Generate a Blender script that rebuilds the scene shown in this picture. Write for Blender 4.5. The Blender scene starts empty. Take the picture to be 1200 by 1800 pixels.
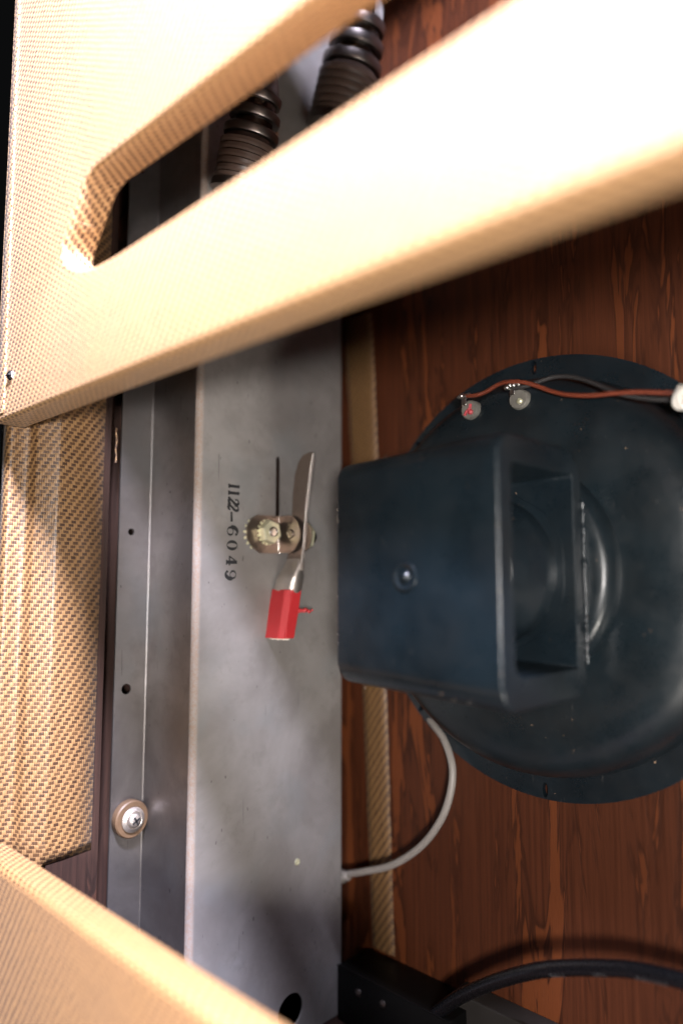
import bpy, bmesh, math, random
from mathutils import Vector, Matrix, noise
random.seed(7)
S = 0.01                      # centimetres to metres
PI = math.pi
def V(x, y, z):               # amp axes (right along baffle, up, out of the open back) in cm
    return Vector((x, -z, y)) * S
sc = bpy.context.scene
COL = sc.collection

# ------------------------------------------------------------------ camera
yaw, pitch, roll = .770968082, .0986866508, .000247
def rot3():
    cy, sy, cp, sp = math.cos(yaw), math.sin(yaw), math.cos(pitch), math.sin(pitch)
    cr, sr = math.cos(roll), math.sin(roll)
    return (Matrix(((cy, 0, sy), (0, 1, 0), (-sy, 0, cy))) @ Matrix(((1, 0, 0), (0, cp, -sp), (0, sp, cp)))
            @ Matrix(((cr, -sr, 0), (sr, cr, 0), (0, 0, 1))))
R3 = rot3()
cam = bpy.data.cameras.new('camera')
cam_o = bpy.data.objects.new('camera', cam)
COL.objects.link(cam_o)
cols = [V(*R3.col[i]).normalized() for i in range(3)]
M4 = Matrix.Identity(4)
for i in range(3):
    for j in range(3):
        M4[j][i] = cols[i][j]
M4.translation = V(39.399168, -.5821, 37.669376)
cam_o.matrix_world = M4
cam.sensor_width = 36
cam.lens = 1257.76466 / 1800 * 36
cam.clip_start, cam.clip_end = .01, 20
cam.dof.use_dof = True
cam.dof.focus_distance = .395
cam.dof.aperture_fstop = 2.1
sc.camera = cam_o

# ------------------------------------------------------------------ world, lamps, exposure
w = bpy.data.worlds.new('World')
sc.world = w
w.use_nodes = True
w.node_tree.nodes['Background'].inputs[0].default_value = (.9, .95, 1, 1)
w.node_tree.nodes['Background'].inputs[1].default_value = .004
def area(name, loc, target, size, power, col):
    l = bpy.data.lights.new(name, 'AREA')
    l.shape = 'DISK'
    l.size = size * S
    l.energy = power
    l.color = col
    o = bpy.data.objects.new(name, l)
    COL.objects.link(o)
    o.location = V(*loc)
    o.rotation_euler = (V(*target) - V(*loc)).to_track_quat('-Z', 'Y').to_euler()
    return o
area('unseen_lamp', (45, 54, 41), (30, 12, 23), 12, 66.0, (.79, .80, 1))
area('unseen_lamp', (58, -3, 55), (10, -2, 6), 7, 5.6, (1, .95, .91))
area('unseen_lamp', (62, -40, 25), (14, 6, 16), 22, 4.0, (1, .94, .85))  # added low fill, stands in for light bounced up onto the panel undersides
sc.view_settings.view_transform = 'Standard'
sc.view_settings.look = 'None'
sc.view_settings.exposure = 0
sc.view_settings.gamma = 1

# ------------------------------------------------------------------ node helpers and materials
class NT:
    def __init__(s, name):
        s.m = bpy.data.materials.new(name)
        s.m.use_nodes = True
        s.t = s.m.node_tree
        s.b = s.t.nodes['Principled BSDF']
    def n(s, typ, **k):
        nd = s.t.nodes.new(typ)
        for a, v in k.items():
            setattr(nd, a, v)
        return nd
    def put(s, sock, v):
        if hasattr(v, 'is_linked') or isinstance(v, bpy.types.NodeSocket):
            s.t.links.new(v, sock)
        else:
            sock.default_value = v
    def math(s, op, a, b=None, c=None, clamp=False):
        nd = s.n('ShaderNodeMath', operation=op, use_clamp=clamp)
        s.put(nd.inputs[0], a)
        if b is not None: s.put(nd.inputs[1], b)
        if c is not None: s.put(nd.inputs[2], c)
        return nd.outputs[0]
    def step(s, x, lo, hi):
        nd = s.n('ShaderNodeMapRange', interpolation_type='SMOOTHSTEP')
        s.put(nd.inputs['Value'], x)
        nd.inputs['From Min'].default_value = lo
        nd.inputs['From Max'].default_value = hi
        return nd.outputs['Result']
    def mix(s, f, a, b, blend='MIX'):
        nd = s.n('ShaderNodeMix', data_type='RGBA', blend_type=blend)
        s.put(nd.inputs['Factor'], f)
        s.put(nd.inputs[6], a if not isinstance(a, tuple) else (*a, 1))
        s.put(nd.inputs[7], b if not isinstance(b, tuple) else (*b, 1))
        return nd.outputs[2]
    def pos(s, scale=(1, 1, 1), rot=(0, 0, 0), src='Object', loc=(0, 0, 0)):
        tc = s.n('ShaderNodeTexCoord')
        mp = s.n('ShaderNodeMapping')
        s.t.links.new(tc.outputs[src], mp.inputs[0])
        mp.inputs['Scale'].default_value = scale
        mp.inputs['Rotation'].default_value = rot
        mp.inputs['Location'].default_value = loc
        return mp.outputs[0]
    def noise(s, vec, scale, detail=4, rough=.55, dist=0.0, out='Fac'):
        nd = s.n('ShaderNodeTexNoise')
        s.put(nd.inputs['Vector'], vec)
        nd.inputs['Scale'].default_value = scale
        nd.inputs['Detail'].default_value = detail
        nd.inputs['Roughness'].default_value = rough
        nd.inputs['Distortion'].default_value = dist
        return nd.outputs[out]
    def bump(s, h, strength, dist):
        nd = s.n('ShaderNodeBump')
        s.put(nd.inputs['Height'], h)
        nd.inputs['Strength'].default_value = strength
        nd.inputs['Distance'].default_value = dist
        s.t.links.new(nd.outputs[0], s.b.inputs['Normal'])
        return nd
    def set(s, **k):
        for a, v in k.items():
            nm = {'color': 'Base Color', 'rough': 'Roughness', 'metal': 'Metallic', 'spec': 'Specular IOR Level'}.get(a, a)
            s.put(s.b.inputs[nm], v if not (isinstance(v, tuple) and len(v) == 3) else (*v, 1))
        return s

def plain(name, col, rough=.5, metal=0.0, var=.15, scale=300, bump=0.0):
    k = NT(name)
    nz = k.noise(k.pos(), scale, 5)
    f = k.math('MULTIPLY_ADD', nz, 2 * var, 1 - var)
    c = k.mix(1.0, col, (1, 1, 1), 'MULTIPLY')
    nd = k.n('ShaderNodeMix', data_type='RGBA', blend_type='MULTIPLY')
    nd.inputs['Factor'].default_value = 1
    nd.inputs[6].default_value = (*col, 1)
    cb = k.n('ShaderNodeCombineColor')
    for i in range(3): k.put(cb.inputs[i], f)
    k.put(nd.inputs[7], cb.outputs[0])
    k.set(color=nd.outputs[2], rough=k.math('MULTIPLY_ADD', nz, .2, rough - .1), metal=metal)
    if bump: k.bump(nz, bump, .0004)
    return k.m

def tweed(name, shade_mul=1.0):
    """diagonal twill woven of tan warp and brown weft; UV in cm"""
    k = NT(name)
    uv = k.n('ShaderNodeUVMap').outputs[0]
    wob = k.n('ShaderNodeTexNoise')
    k.put(wob.inputs['Vector'], uv)
    wob.inputs['Scale'].default_value = .9
    wob.inputs['Detail'].default_value = 3
    va = k.n('ShaderNodeVectorMath', operation='MULTIPLY_ADD')
    k.put(va.inputs[0], wob.outputs['Color']); va.inputs[1].default_value = (.16, .16, 0); k.put(va.inputs[2], uv)
    sp = k.n('ShaderNodeSeparateXYZ')
    k.put(sp.inputs[0], va.outputs[0])
    u, v = sp.outputs[0], sp.outputs[1]
    PY, PU, SH, TH = .205, .505, .148, .125
    row = k.math('FLOOR', k.math('DIVIDE', v, PY))
    fv = k.math('FRACT', k.math('DIVIDE', v, PY))
    # whole-thread column so that dashes break on threads
    ph = k.math('FRACT', k.math('DIVIDE', k.math('SUBTRACT', u, k.math('MULTIPLY', row, SH)), PU))
    cell = k.math('FLOOR', k.math('DIVIDE', k.math('SUBTRACT', u, k.math('MULTIPLY', row, SH)), PU))
    cb = k.n('ShaderNodeCombineXYZ'); k.put(cb.inputs[0], cell); k.put(cb.inputs[1], row)
    wn = k.n('ShaderNodeTexWhiteNoise', noise_dimensions='2D'); k.put(wn.inputs['Vector'], cb.outputs[0])
    rnd = wn.outputs['Value']
    lim = k.math('MULTIPLY_ADD', rnd, .10, .60)
    dash_u = k.math('MULTIPLY', k.step(ph, .02, .09), k.math('SUBTRACT', 1.0, k.step(k.math('SUBTRACT', ph, lim), -.04, .04)))
    dash_v = k.math('MULTIPLY', k.step(fv, .02, .16), k.math('SUBTRACT', 1.0, k.step(fv, .80, .96)))
    dash = k.math('MULTIPLY', dash_u, dash_v)
    warp = k.math('ABSOLUTE', k.math('SINE', k.math('MULTIPLY', u, PI / TH)))
    weft = k.math('ABSOLUTE', k.math('SINE', k.math('MULTIPLY', v, PI / PY)))
    big = k.noise(uv, .35, 4)
    tan = k.mix(warp, (.40, .225, .10), (.52, .31, .145))
    tan = k.mix(k.math('MULTIPLY', k.step(big, .35, .7), .35), tan, (.52, .30, .12))
    dk = k.mix(rnd, (.07, .028, .012), (.125, .055, .023))
    col = k.mix(k.math('MULTIPLY', dash, k.math('MULTIPLY_ADD', rnd, -.15, .98)), tan, dk)
    fleck = k.step(k.noise(uv, 9, 2), .70, .74)
    col = k.mix(k.math('MULTIPLY', fleck, .35), col, (.30, .12, .04))
    if shade_mul != 1.0:                       # darker amber copy: shade put into the cloth colour
        col = k.mix(1.0, col, (shade_mul, shade_mul * .93, shade_mul * .80), 'MULTIPLY')
    k.set(color=col, rough=.5)
    k.b.inputs['Specular IOR Level'].default_value = .5
    k.b.inputs['Coat Weight'].default_value = .35
    k.b.inputs['Coat Roughness'].default_value = .32
    k.b.inputs['Sheen Weight'].default_value = .04
    k.b.inputs['Sheen Roughness'].default_value = .45
    fib = k.noise(uv, 22, 3)
    h = k.math('ADD', k.math('MULTIPLY', warp, .5), k.math('MULTIPLY', weft, .45))
    h = k.math('SUBTRACT', h, k.math('MULTIPLY', dash, .55))
    h = k.math('ADD', h, k.math('MULTIPLY', fib, .35))
    h = k.math('ADD', h, k.math('MULTIPLY', big, 2.0))
    k.bump(h, .32, .0006)
    return k.m

def stained_wood(name, dark, mid, orange, patch=.5, rough=.38, gloss=.4):
    """plywood face: long sharp-edged early-wood patches along the grain (vertical)"""
    k = NT(name)
    p1 = k.pos((1, 1, .12))
    n1 = k.noise(p1, 44, 4, .66, 1.3)
    n1b = k.noise(k.pos((1, 1, .03)), 70, 2, .5)
    s1 = k.math('ADD', n1, k.math('MULTIPLY', n1b, .34))
    patchf = k.step(s1, patch + .20, patch + .235)
    n2 = k.noise(k.pos((1, 1, .025)), 480, 4, .6)
    n3 = k.noise(k.pos((1, 1, .05)), 1500, 3, .65)
    n4 = k.noise(k.pos((1, 1, .3)), 14, 3)
    base = k.mix(k.step(n2, .3, .7), dark, mid)
    org = k.mix(k.step(n3, .2, .8), tuple(c * .78 for c in orange), orange)
    col = k.mix(patchf, base, org)
    # dark outline where patch meets late wood
    edge = k.math('MULTIPLY', k.step(s1, patch + .15, patch + .20), k.math('SUBTRACT', 1.0, k.step(s1, patch + .20, patch + .225)))
    col = k.mix(k.math('MULTIPLY', edge, .75), col, tuple(c * .45 for c in dark))
    col = k.mix(k.math('MULTIPLY', k.step(n4, .35, .75), .5), col, tuple(c * .7 for c in mid))
    pore = k.step(n3, .60, .68)
    col = k.mix(k.math('MULTIPLY', pore, .45), col, tuple(c * .4 for c in dark))
    k.set(color=col, rough=k.math('MULTIPLY_ADD', n2, .25, rough))
    k.b.inputs['Specular IOR Level'].default_value = gloss
    h = k.math('ADD', k.math('MULTIPLY', n3, .6), k.math('MULTIPLY', n2, .5))
    k.bump(k.math('SUBTRACT', h, k.math('MULTIPLY', edge, .5)), .35, .0003)
    return k.m

def sheet_steel(name, metal, rough, bright=1.0):
    k = NT(name)
    p = k.pos()
    n1 = k.noise(p, 16, 5, .62, .4)
    n2 = k.noise(p, 60, 5, .7)
    n3 = k.noise(k.pos((1, 1, .08)), 900, 3, .6)
    grain = k.noise(p, 2600, 2, .6)
    col = k.mix(k.step(n1, .3, .72), (.190, .173, .162), (.283, .265, .252))
    col = k.mix(k.math('MULTIPLY', k.step(n2, .50, .72), .5), col, (.18, .162, .15))
    blu = k.noise(k.pos((1, 1, 1), loc=(3, 1, 2)), 22, 3)
    col = k.mix(k.math('MULTIPLY', k.step(blu, .5, .7), .35), col, (.22, .235, .24))
    # dark pits, dashes and hair scratches
    pit = k.step(k.noise(k.pos((1, 1, .55)), 330, 1, .5), .760, .785)
    col = k.mix(k.math('MULTIPLY', pit, .7), col, (.09, .08, .075))
    def scratch(ang, loc, sc_, lo):
        q = k.pos((1, 1, .05), (ang, 0, 0), loc=loc)
        a = k.step(k.noise(q, sc_, 1, .3), lo + .022, lo + .04)
        return a
    sc1 = scratch(.55, (0, .3, .2), 420, .765)
    sc2 = scratch(-.25, (.1, .7, .9), 520, .775)
    sc3 = scratch(-.9, (.4, .1, .5), 480, .77)
    dark = k.math('ADD', sc1, k.math('ADD', sc2, sc3), clamp=True)
    col = k.mix(k.math('MULTIPLY', dark, .55), col, (.12, .11, .105))
    # rust freckles close to the left bend (a wear mark of the sheet itself)
    sep = k.n('ShaderNodeSeparateXYZ'); k.put(sep.inputs[0], k.n('ShaderNodeTexCoord').outputs['UV'])
    near = k.math('SUBTRACT', 1.0, k.step(k.math('ABSOLUTE', k.math('SUBTRACT', sep.outputs[0], 14.2)), .08, .32))
    rust = k.math('MULTIPLY', near, k.step(k.noise(p, 620, 5, .75), .36, .66))
    col = k.mix(k.math('MULTIPLY', near, .45), col, (.25, .205, .175))
    col = k.mix(k.math('MULTIPLY', rust, .6), col, (.23, .135, .085))
    wear = k.math('MULTIPLY', near, .8)
    metal = k.math('MULTIPLY', k.math('SUBTRACT', 1.0, wear), metal)
    if bright != 1.0:
        col = k.mix(1.0, col, (bright, bright, bright * 1.03), 'MULTIPLY')
    k.set(color=col, rough=k.math('ADD', k.math('MULTIPLY', wear, .25), k.math('MULTIPLY_ADD', n2, .22, rough)), metal=metal)
    h = k.math('ADD', k.math('MULTIPLY', grain, .35), k.math('ADD', k.math('MULTIPLY', n3, .4), k.math('MULTIPLY', n1, 1.6)))
    k.bump(k.math('SUBTRACT', h, k.math('MULTIPLY', dark, .5)), .22, .00025)
    return k.m

def dark_paint(name, col, dust=1.0, rough=.27):
    k = NT(name)
    p = k.pos()
    n1 = k.noise(p, 30, 4)
    c = k.mix(k.step(n1, .3, .7), tuple(x * .8 for x in col), tuple(x * 1.25 for x in col))
    n2 = k.noise(p, 900, 3, .7)
    spk = k.step(k.noise(p, 1900, 1, .5), .745, .80)
    hair = k.step(k.noise(k.pos((1, 1, .16), (.6, .5, .2)), 1100, 1, .4), .765, .79)
    patch = k.step(k.noise(k.pos(loc=(.3, .2, .1)), 38, 8, .68), .36, .70)
    d = k.math('MULTIPLY', k.math('ADD', spk, k.math('MULTIPLY', hair, .8), clamp=True), k.math('MULTIPLY_ADD', patch, .38 * dust, .05))
    c = k.mix(k.math('MULTIPLY', patch, .06 * dust), c, (.06, .053, .047))
    c = k.mix(d, c, (.20, .185, .17))
    chip = k.step(k.noise(k.pos(loc=(.7, .1, .4)), 420, 2, .5), .765, .78)
    c = k.mix(chip, c, (.30, .20, .13))
    k.set(color=c, rough=k.math('ADD', k.math('MULTIPLY_ADD', n2, .16, rough - .08), k.math('MULTIPLY', patch, .12)))
    k.b.inputs['Specular IOR Level'].default_value = .5
    k.bump(k.math('ADD', k.math('MULTIPLY', n2, .6), k.math('MULTIPLY', n1, 1.2)), .14, .0003)
    return k.m

def braid(name, a, b, pitch, ang=1.0):
    k = NT(name)
    uv = k.n('ShaderNodeUVMap').outputs[0]
    sp = k.n('ShaderNodeSeparateXYZ'); k.put(sp.inputs[0], uv)
    u, v = sp.outputs[0], sp.outputs[1]
    s1 = k.math('SINE', k.math('MULTIPLY', k.math('ADD', u, k.math('MULTIPLY', v, ang)), 2 * PI / pitch))
    s2 = k.math('SINE', k.math('MULTIPLY', k.math('SUBTRACT', u, k.math('MULTIPLY', v, ang)), 2 * PI / pitch))
    f = k.math('MULTIPLY_ADD', k.math('MULTIPLY', s1, s2), .5, .5)
    k.set(color=k.mix(k.step(f, .15, .85), a, b), rough=.55)
    k.bump(f, .5, .0002)
    return k.m

MT = {}
MT['tweed'] = tweed('lacquered_tweed')
MT['tweed_shaded'] = tweed('shaded_tweed', .46)  # same cloth darkened: paints weaker light on wall lining and baffle strip
MT['tweed_dimmed'] = tweed('dimmed_tweed', .76)  # same cloth toned down: paints the dimmer light on the lower panel
MT['baffle'] = stained_wood('stained_plywood', (.042, .0120, .0050), (.082, .0225, .0082), (.140, .0380, .0115), .53, .38, .25)
MT['bare_wood'] = stained_wood('dark_stained_wood', (.016, .008, .006), (.034, .015, .010), (.06, .024, .014), .56, .5, .3)
MT['steel'] = sheet_steel('dull_sheet_steel', .36, .50)
MT['steel_shiny'] = sheet_steel('shiny_sheet_steel', .9, .30, .85)
MT['paint'] = dark_paint('blue_black_paint', (.0056, .0100, .0136), .5)
MT['paint_dusty'] = dark_paint('dusty_blue_black_paint', (.0062, .0108, .0140), .9, .27)
MT['magnet'] = plain('grey_brown_magnet', (.50, .44, .36), .55, .3, .3, 400, .3)
MT['bright'] = plain('bright_plated_steel', (.62, .58, .54), .22, 1.0, .08, 500)
MT['lever'] = plain('tarnished_plated_steel', (.19, .15, .125), .36, .9, .15, 350)
MT['neckmetal'] = plain('satin_plated_steel', (.50, .45, .41), .42, .9, .15, 300)
MT['knurl'] = plain('sheared_steel_edge', (.66, .60, .56), .42, 1.0, .45, 1500, .8)
MT['brass'] = plain('yellow_zinc_plating', (.62, .60, .42), .36, .55, .12, 500)
MT['red'] = plain('red_dipped_vinyl', (.40, .020, .024), .5, 0, .10, 260, .15)
MT['cream'] = plain('pale_raw_edge', (.70, .64, .54), .7, 0, .15, 900)
MT['cream_worn'] = plain('bare_primer', (.16, .13, .105), .7, 0, .3, 900)
MT['ink'] = plain('black_stamp_ink', (.012, .012, .013), .6, 0, .3, 900)
MT['rubber'] = plain('tan_fibre_washer', (.095, .055, .029), .55, 0, .18, 300, .2)
MT['blackrubber'] = plain('black_cable_jacket', (.004, .004, .005), .28, 0, .1, 600, .1)
MT['greycable'] = plain('grey_cable_jacket', (.26, .235, .215), .45, 0, .1, 300)
MT['red_braid'] = braid('rust_red_cloth_braid', (.05, .008, .004), (.22, .042, .014), .13, .8)
MT['black_braid'] = braid('black_cloth_braid', (.008, .008, .008), (.035, .03, .03), .13, .8)
MT['print'] = plain('faint_white_print', (.085, .085, .09), .6, 0, .3, 2500)
MT['white_thread'] = plain('waxed_white_lacing', (.62, .59, .54), .6, 0, .15, 900, .3)
MT['stitch'] = plain('pale_stitching_thread', (.40, .28, .20), .6, 0, .15, 900)
MT['solder'] = plain('dull_solder', (.50, .48, .46), .30, 1.0, .2, 700, .3)
MT['disc'] = plain('phenolic_disc', (.17, .16, .14), .45, .2, .3, 350, .3)
MT['pinkdab'] = plain('red_paint_dab', (.42, .06, .07), .5, 0, .2, 500)
MT['bakelite'] = plain('brown_bakelite', (.075, .050, .040), .36, 0, .25, 200)
MT['post'] = plain('amber_brown_post', (.20, .085, .028), .35, 0, .2, 200)
MT['clamp'] = plain('dull_clamp_metal', (.17, .15, .14), .36, 1.0, .15, 200)
MT['amber'] = plain('amber_getter', (.07, .035, .016), .3, .4, .2, 200)
MT['blackbox'] = plain('black_enamelled_steel', (.003, .003, .003), .42, 0, .2, 200)
MT['blackbox'].node_tree.nodes['Principled BSDF'].inputs['Specular IOR Level'].default_value = .12
MT['batten'] = plain('grey_brown_batten', (.016, .013, .011), .7, 0, .25, 120)
gl = NT('tube_glass')
gl.set(color=(.95, .95, .95), rough=.04)
gl.b.inputs['Transmission Weight'].default_value = 1.0
gl.b.inputs['IOR'].default_value = 1.45
MT['glass'] = gl.m

# ------------------------------------------------------------------ object helpers
ORG = {}
def finish(o, parent, label, cat, group, kind):
    if parent is not None: o.parent = parent
    if label: o['label'] = label
    if cat: o['category'] = cat
    if group: o['group'] = group
    if kind: o['kind'] = kind
def thing(name, label, cat, base, group=None):
    o = bpy.data.objects.new(name, None)
    o.empty_display_size = .01
    COL.objects.link(o)
    o.location = V(*base)
    ORG[o] = Vector(base)
    finish(o, None, label, cat, group, None)
    return o
def build(name, bm, mat, parent=None, base=None, label=None, cat=None, group=None, kind=None, smooth=40, solid=0):
    """bm holds amp-axis centimetres"""
    org = ORG[parent] if parent is not None else Vector(base or (0, 0, 0))
    for v in bm.verts:
        c = v.co - org
        v.co = V(*c)
    bmesh.ops.recalc_face_normals(bm, faces=bm.faces) if solid == 0 else None
    me = bpy.data.meshes.new(name)
    bm.to_mesh(me); bm.free()
    me.materials.append(MT[mat])
    if smooth:
        me.shade_smooth()
        me.set_sharp_from_angle(angle=math.radians(smooth))
    o = bpy.data.objects.new(name, me)
    COL.objects.link(o)
    if parent is None: o.location = V(*org)
    ORG[o] = org
    finish(o, parent, label, cat, group, kind)
    if solid:
        m = o.modifiers.new('thickness', 'SOLIDIFY'); m.thickness = solid * S; m.offset = -1
    return o
def copy_part(o, off, parent=None):
    """copy of a mesh part moved by off (cm)"""
    c = o.copy()
    COL.objects.link(c)
    c.parent = parent if parent is not None else o.parent
    c.location = o.location + V(*off)
    ORG[c] = ORG[o]
    return c
def new(): 
    bm = bmesh.new(); bm.loops.layers.uv.new('UVMap'); return bm
def add_box(bm, x0, x1, y0, y1, z0, z1, bev=0):
    vs = [bm.verts.new((x, y, z)) for x in (x0, x1) for y in (y0, y1) for z in (z0, z1)]
    fs = [bm.faces.new([vs[i] for i in f]) for f in ((0, 1, 3, 2), (4, 6, 7, 5), (0, 4, 5, 1), (2, 3, 7, 6), (0, 2, 6, 4), (1, 5, 7, 3))]
    if bev:
        bmesh.ops.bevel(bm, geom=list({e for f in fs for e in f.edges}), offset=bev, segments=3, affect='EDGES', profile=.5)
def box_uv(bm):
    uv = bm.loops.layers.uv.verify()
    bm.normal_update()
    for f in bm.faces:
        n = f.normal
        for l in f.loops:
            x, y, z = l.vert.co
            if abs(n.z) > max(abs(n.x), abs(n.y)): l[uv].uv = (x, y)
            elif abs(n.x) > abs(n.y): l[uv].uv = (-z, y)
            else: l[uv].uv = (x, -z)
def catmull(P, n=8):
    P = [Vector(p) for p in P]
    Q = [P[0] * 2 - P[1]] + P + [P[-1] * 2 - P[-2]]
    out = []
    for i in range(1, len(Q) - 2):
        a, b, c, d = Q[i - 1:i + 3]
        for j in range(n):
            t = j / n
            out.append(.5 * ((2 * b) + (c - a) * t + (2 * a - 5 * b + 4 * c - d) * t * t + (3 * b - a - 3 * c + d) * t ** 3))
    out.append(P[-1])
    return out
def frames(P, up=Vector((0, 0, 1))):
    fr = []
    for i in range(len(P)):
        t = (P[min(i + 1, len(P) - 1)] - P[max(i - 1, 0)]).normalized()
        a = up.cross(t)
        if a.length < 1e-4: a = Vector((1, 0, 0)).cross(t)
        a.normalize()
        b = t.cross(a)
        fr.append((t, a, b))
    return fr
def add_tube(bm, P, r, n=14, cap=True, up=Vector((0, 0, 1))):
    uv = bm.loops.layers.uv.verify()
    fr = frames(P, up)
    rings, s, ss = [], 0, []
    for i, p in enumerate(P):
        if i: s += (P[i] - P[i - 1]).length
        ss.append(s)
        rr = r(i / (len(P) - 1)) if callable(r) else r
        rings.append([bm.verts.new(p + (fr[i][1] * math.cos(2 * PI * j / n) + fr[i][2] * math.sin(2 * PI * j / n)) * rr) for j in range(n)])
    r0 = r(.5) if callable(r) else r
    for i in range(len(P) - 1):
        for j in range(n):
            f = bm.faces.new((rings[i][j], rings[i][(j + 1) % n], rings[i + 1][(j + 1) % n], rings[i + 1][j]))
            for l, (a, b) in zip(f.loops, ((ss[i], j), (ss[i], j + 1), (ss[i + 1], j + 1), (ss[i + 1], j))):
                l[uv].uv = (a, b / n * 2 * PI * r0)
    if cap:
        bm.faces.new(rings[0]); bm.faces.new(rings[-1])
def add_lathe(bm, prof, o, axis, n=48, a0=0, a1=2 * PI, phase=0):
    """prof [(radius, height)] turned about axis 'x','y','z' through o"""
    o = Vector(o)
    ax = {'x': Vector((1, 0, 0)), 'y': Vector((0, 1, 0)), 'z': Vector((0, 0, 1))}[axis] if isinstance(axis, str) else Vector(axis).normalized()
    e1 = Vector((0, 1, 0)) if abs(ax.y) < .9 else Vector((1, 0, 0))
    e1 = (e1 - ax * e1.dot(ax)).normalized()
    e2 = ax.cross(e1)
    rings = []
    for r, h in prof:
        if r < 1e-5: rings.append([bm.verts.new(o + ax * h)])
        else: rings.append([bm.verts.new(o + ax * h + (e1 * math.cos(phase + 2 * PI * j / n) + e2 * math.sin(phase + 2 * PI * j / n)) * r) for j in range(n)])
    for A, B in zip(rings, rings[1:]):
        for j in range(n):
            k = (j + 1) % n
            if len(A) == 1 and len(B) == 1: continue
            if len(A) == 1: bm.faces.new((A[0], B[k], B[j]))
            elif len(B) == 1: bm.faces.new((A[j], A[k], B[0]))
            else: bm.faces.new((A[j], A[k], B[k], B[j]))
def fill(bm, loops):
    es = []
    for L in loops:
        for a, b in zip(L, L[1:] + L[:1]):
            e = bm.edges.get((a, b)) or bm.edges.new((a, b))
            es.append(e)
    r = bmesh.ops.triangle_fill(bm, edges=es, use_beauty=True, use_dissolve=False)
    return [g for g in r['geom'] if isinstance(g, bmesh.types.BMFace)]
def add_plate(bm, loops2d, mp, t):
    """extruded plate with holes; loops2d[0] outer, mp(u, v, h) -> amp cm, thickness t"""
    F = [[bm.verts.new(mp(u, v, 0)) for u, v in L] for L in loops2d]
    B = [[bm.verts.new(mp(u, v, -t)) for u, v in L] for L in loops2d]
    fill(bm, F); fill(bm, B)
    for f, b in zip(F, B):
        for i in range(len(f)):
            j = (i + 1) % len(f)
            bm.faces.new((f[i], f[j], b[j], b[i]))
def circle(cx, cy, r, n=24, ph=0):
    return [(cx + r * math.cos(ph + 2 * PI * i / n), cy + r * math.sin(ph + 2 * PI * i / n)) for i in range(n)]
def rrect(x0, x1, y0, y1, r, n=6):
    rs = r if isinstance(r, (list, tuple)) else [r] * 4      # order: (x1,y1) (x0,y1) (x0,y0) (x1,y0)
    out = []
    for (cx, cy, a), q in zip(((x1, y1, 0), (x0, y1, 90), (x0, y0, 180), (x1, y0, 270)), rs):
        sx = cx - q if cx == x1 else cx + q
        sy = cy - q if cy == y1 else cy + q
        for i in range(n + 1):
            t = math.radians(a + 90 * i / n)
            out.append((sx + q * math.cos(t), sy + q * math.sin(t)))
    return out
def slot2(x0, x1, y, r, n=16):
    """horizontal stadium"""
    return ([(x1 + r * math.cos(t), y + r * math.sin(t)) for t in [-PI / 2 + PI * i / n for i in range(n + 1)]]
            + [(x0 + r * math.cos(t), y + r * math.sin(t)) for t in [PI / 2 + PI * i / n for i in range(n + 1)]])
def hexnut(bm, o, axis, r, h, hole, phase=0):
    add_lathe(bm, [(hole, h * .98), (hole, h), (r * .93, h), (r, h * .86), (r, 0), (hole, 0)], o, axis, 6, phase=phase)

def cloth_panel(bm, outer, holes, zf, t, r):
    """cloth-wrapped board: rounded edges, UV in cm"""
    uv = bm.loops.layers.uv.verify()
    nseg = 6
    prof = [(r * (1 - math.sin(PI / 2 * i / nseg)), -r * (1 - math.cos(PI / 2 * i / nseg))) for i in range(nseg + 1)]
    prof += [(0, -t + r)] + [(r * (1 - math.cos(PI / 2 * i / nseg)), -t + r - r * math.sin(PI / 2 * i / nseg)) for i in range(1, nseg + 1)]
    fronts, backs = [], []
    for li, L in enumerate([outer] + holes):
        n = len(L)
        area2 = sum(L[i][0] * L[(i + 1) % n][1] - L[(i + 1) % n][0] * L[i][1] for i in range(n))
        sgn = 1 if area2 > 0 else -1
        if li: sgn = -sgn
        nor = []
        for i in range(n):
            a, b, c = Vector(L[i - 1]), Vector(L[i]), Vector(L[(i + 1) % n])
            d = ((b - a).normalized() + (c - b).normalized())
            d = Vector((d.y, -d.x)) * sgn * (1 if True else 0)
            d.normalize()
            nor.append(d)                      # outward from material for ccw outer; into hole for holes
        ring = []
        for (ins, dz) in prof:
            ring.append([bm.verts.new((p[0] - d.x * ins, p[1] - d.y * ins, zf + dz)) for p, d in zip(L, nor)])
        sl = [0]
        for i in range(n): sl.append(sl[-1] + (Vector(L[(i + 1) % n]) - Vector(L[i])).length)
        pl = [0]
        for a, b in zip(prof, prof[1:]): pl.append(pl[-1] + math.hypot(a[0] - b[0], a[1] - b[1]))
        for k in range(len(prof) - 1):
            for i in range(n):
                j = (i + 1) % n
                f = bm.faces.new((ring[k][i], ring[k][j], ring[k + 1][j], ring[k + 1][i]))
                for l, (s, q) in zip(f.loops, ((sl[i], k), (sl[i + 1], k), (sl[i + 1], k + 1), (sl[i], k + 1))):
                    l[uv].uv = (s, pl[q])
        fronts.append(ring[0]); backs.append(ring[-1])
    for f in fill(bm, fronts) + fill(bm, backs):
        for l in f.loops: l[uv].uv = (l.vert.co.x, l.vert.co.y)

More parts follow.
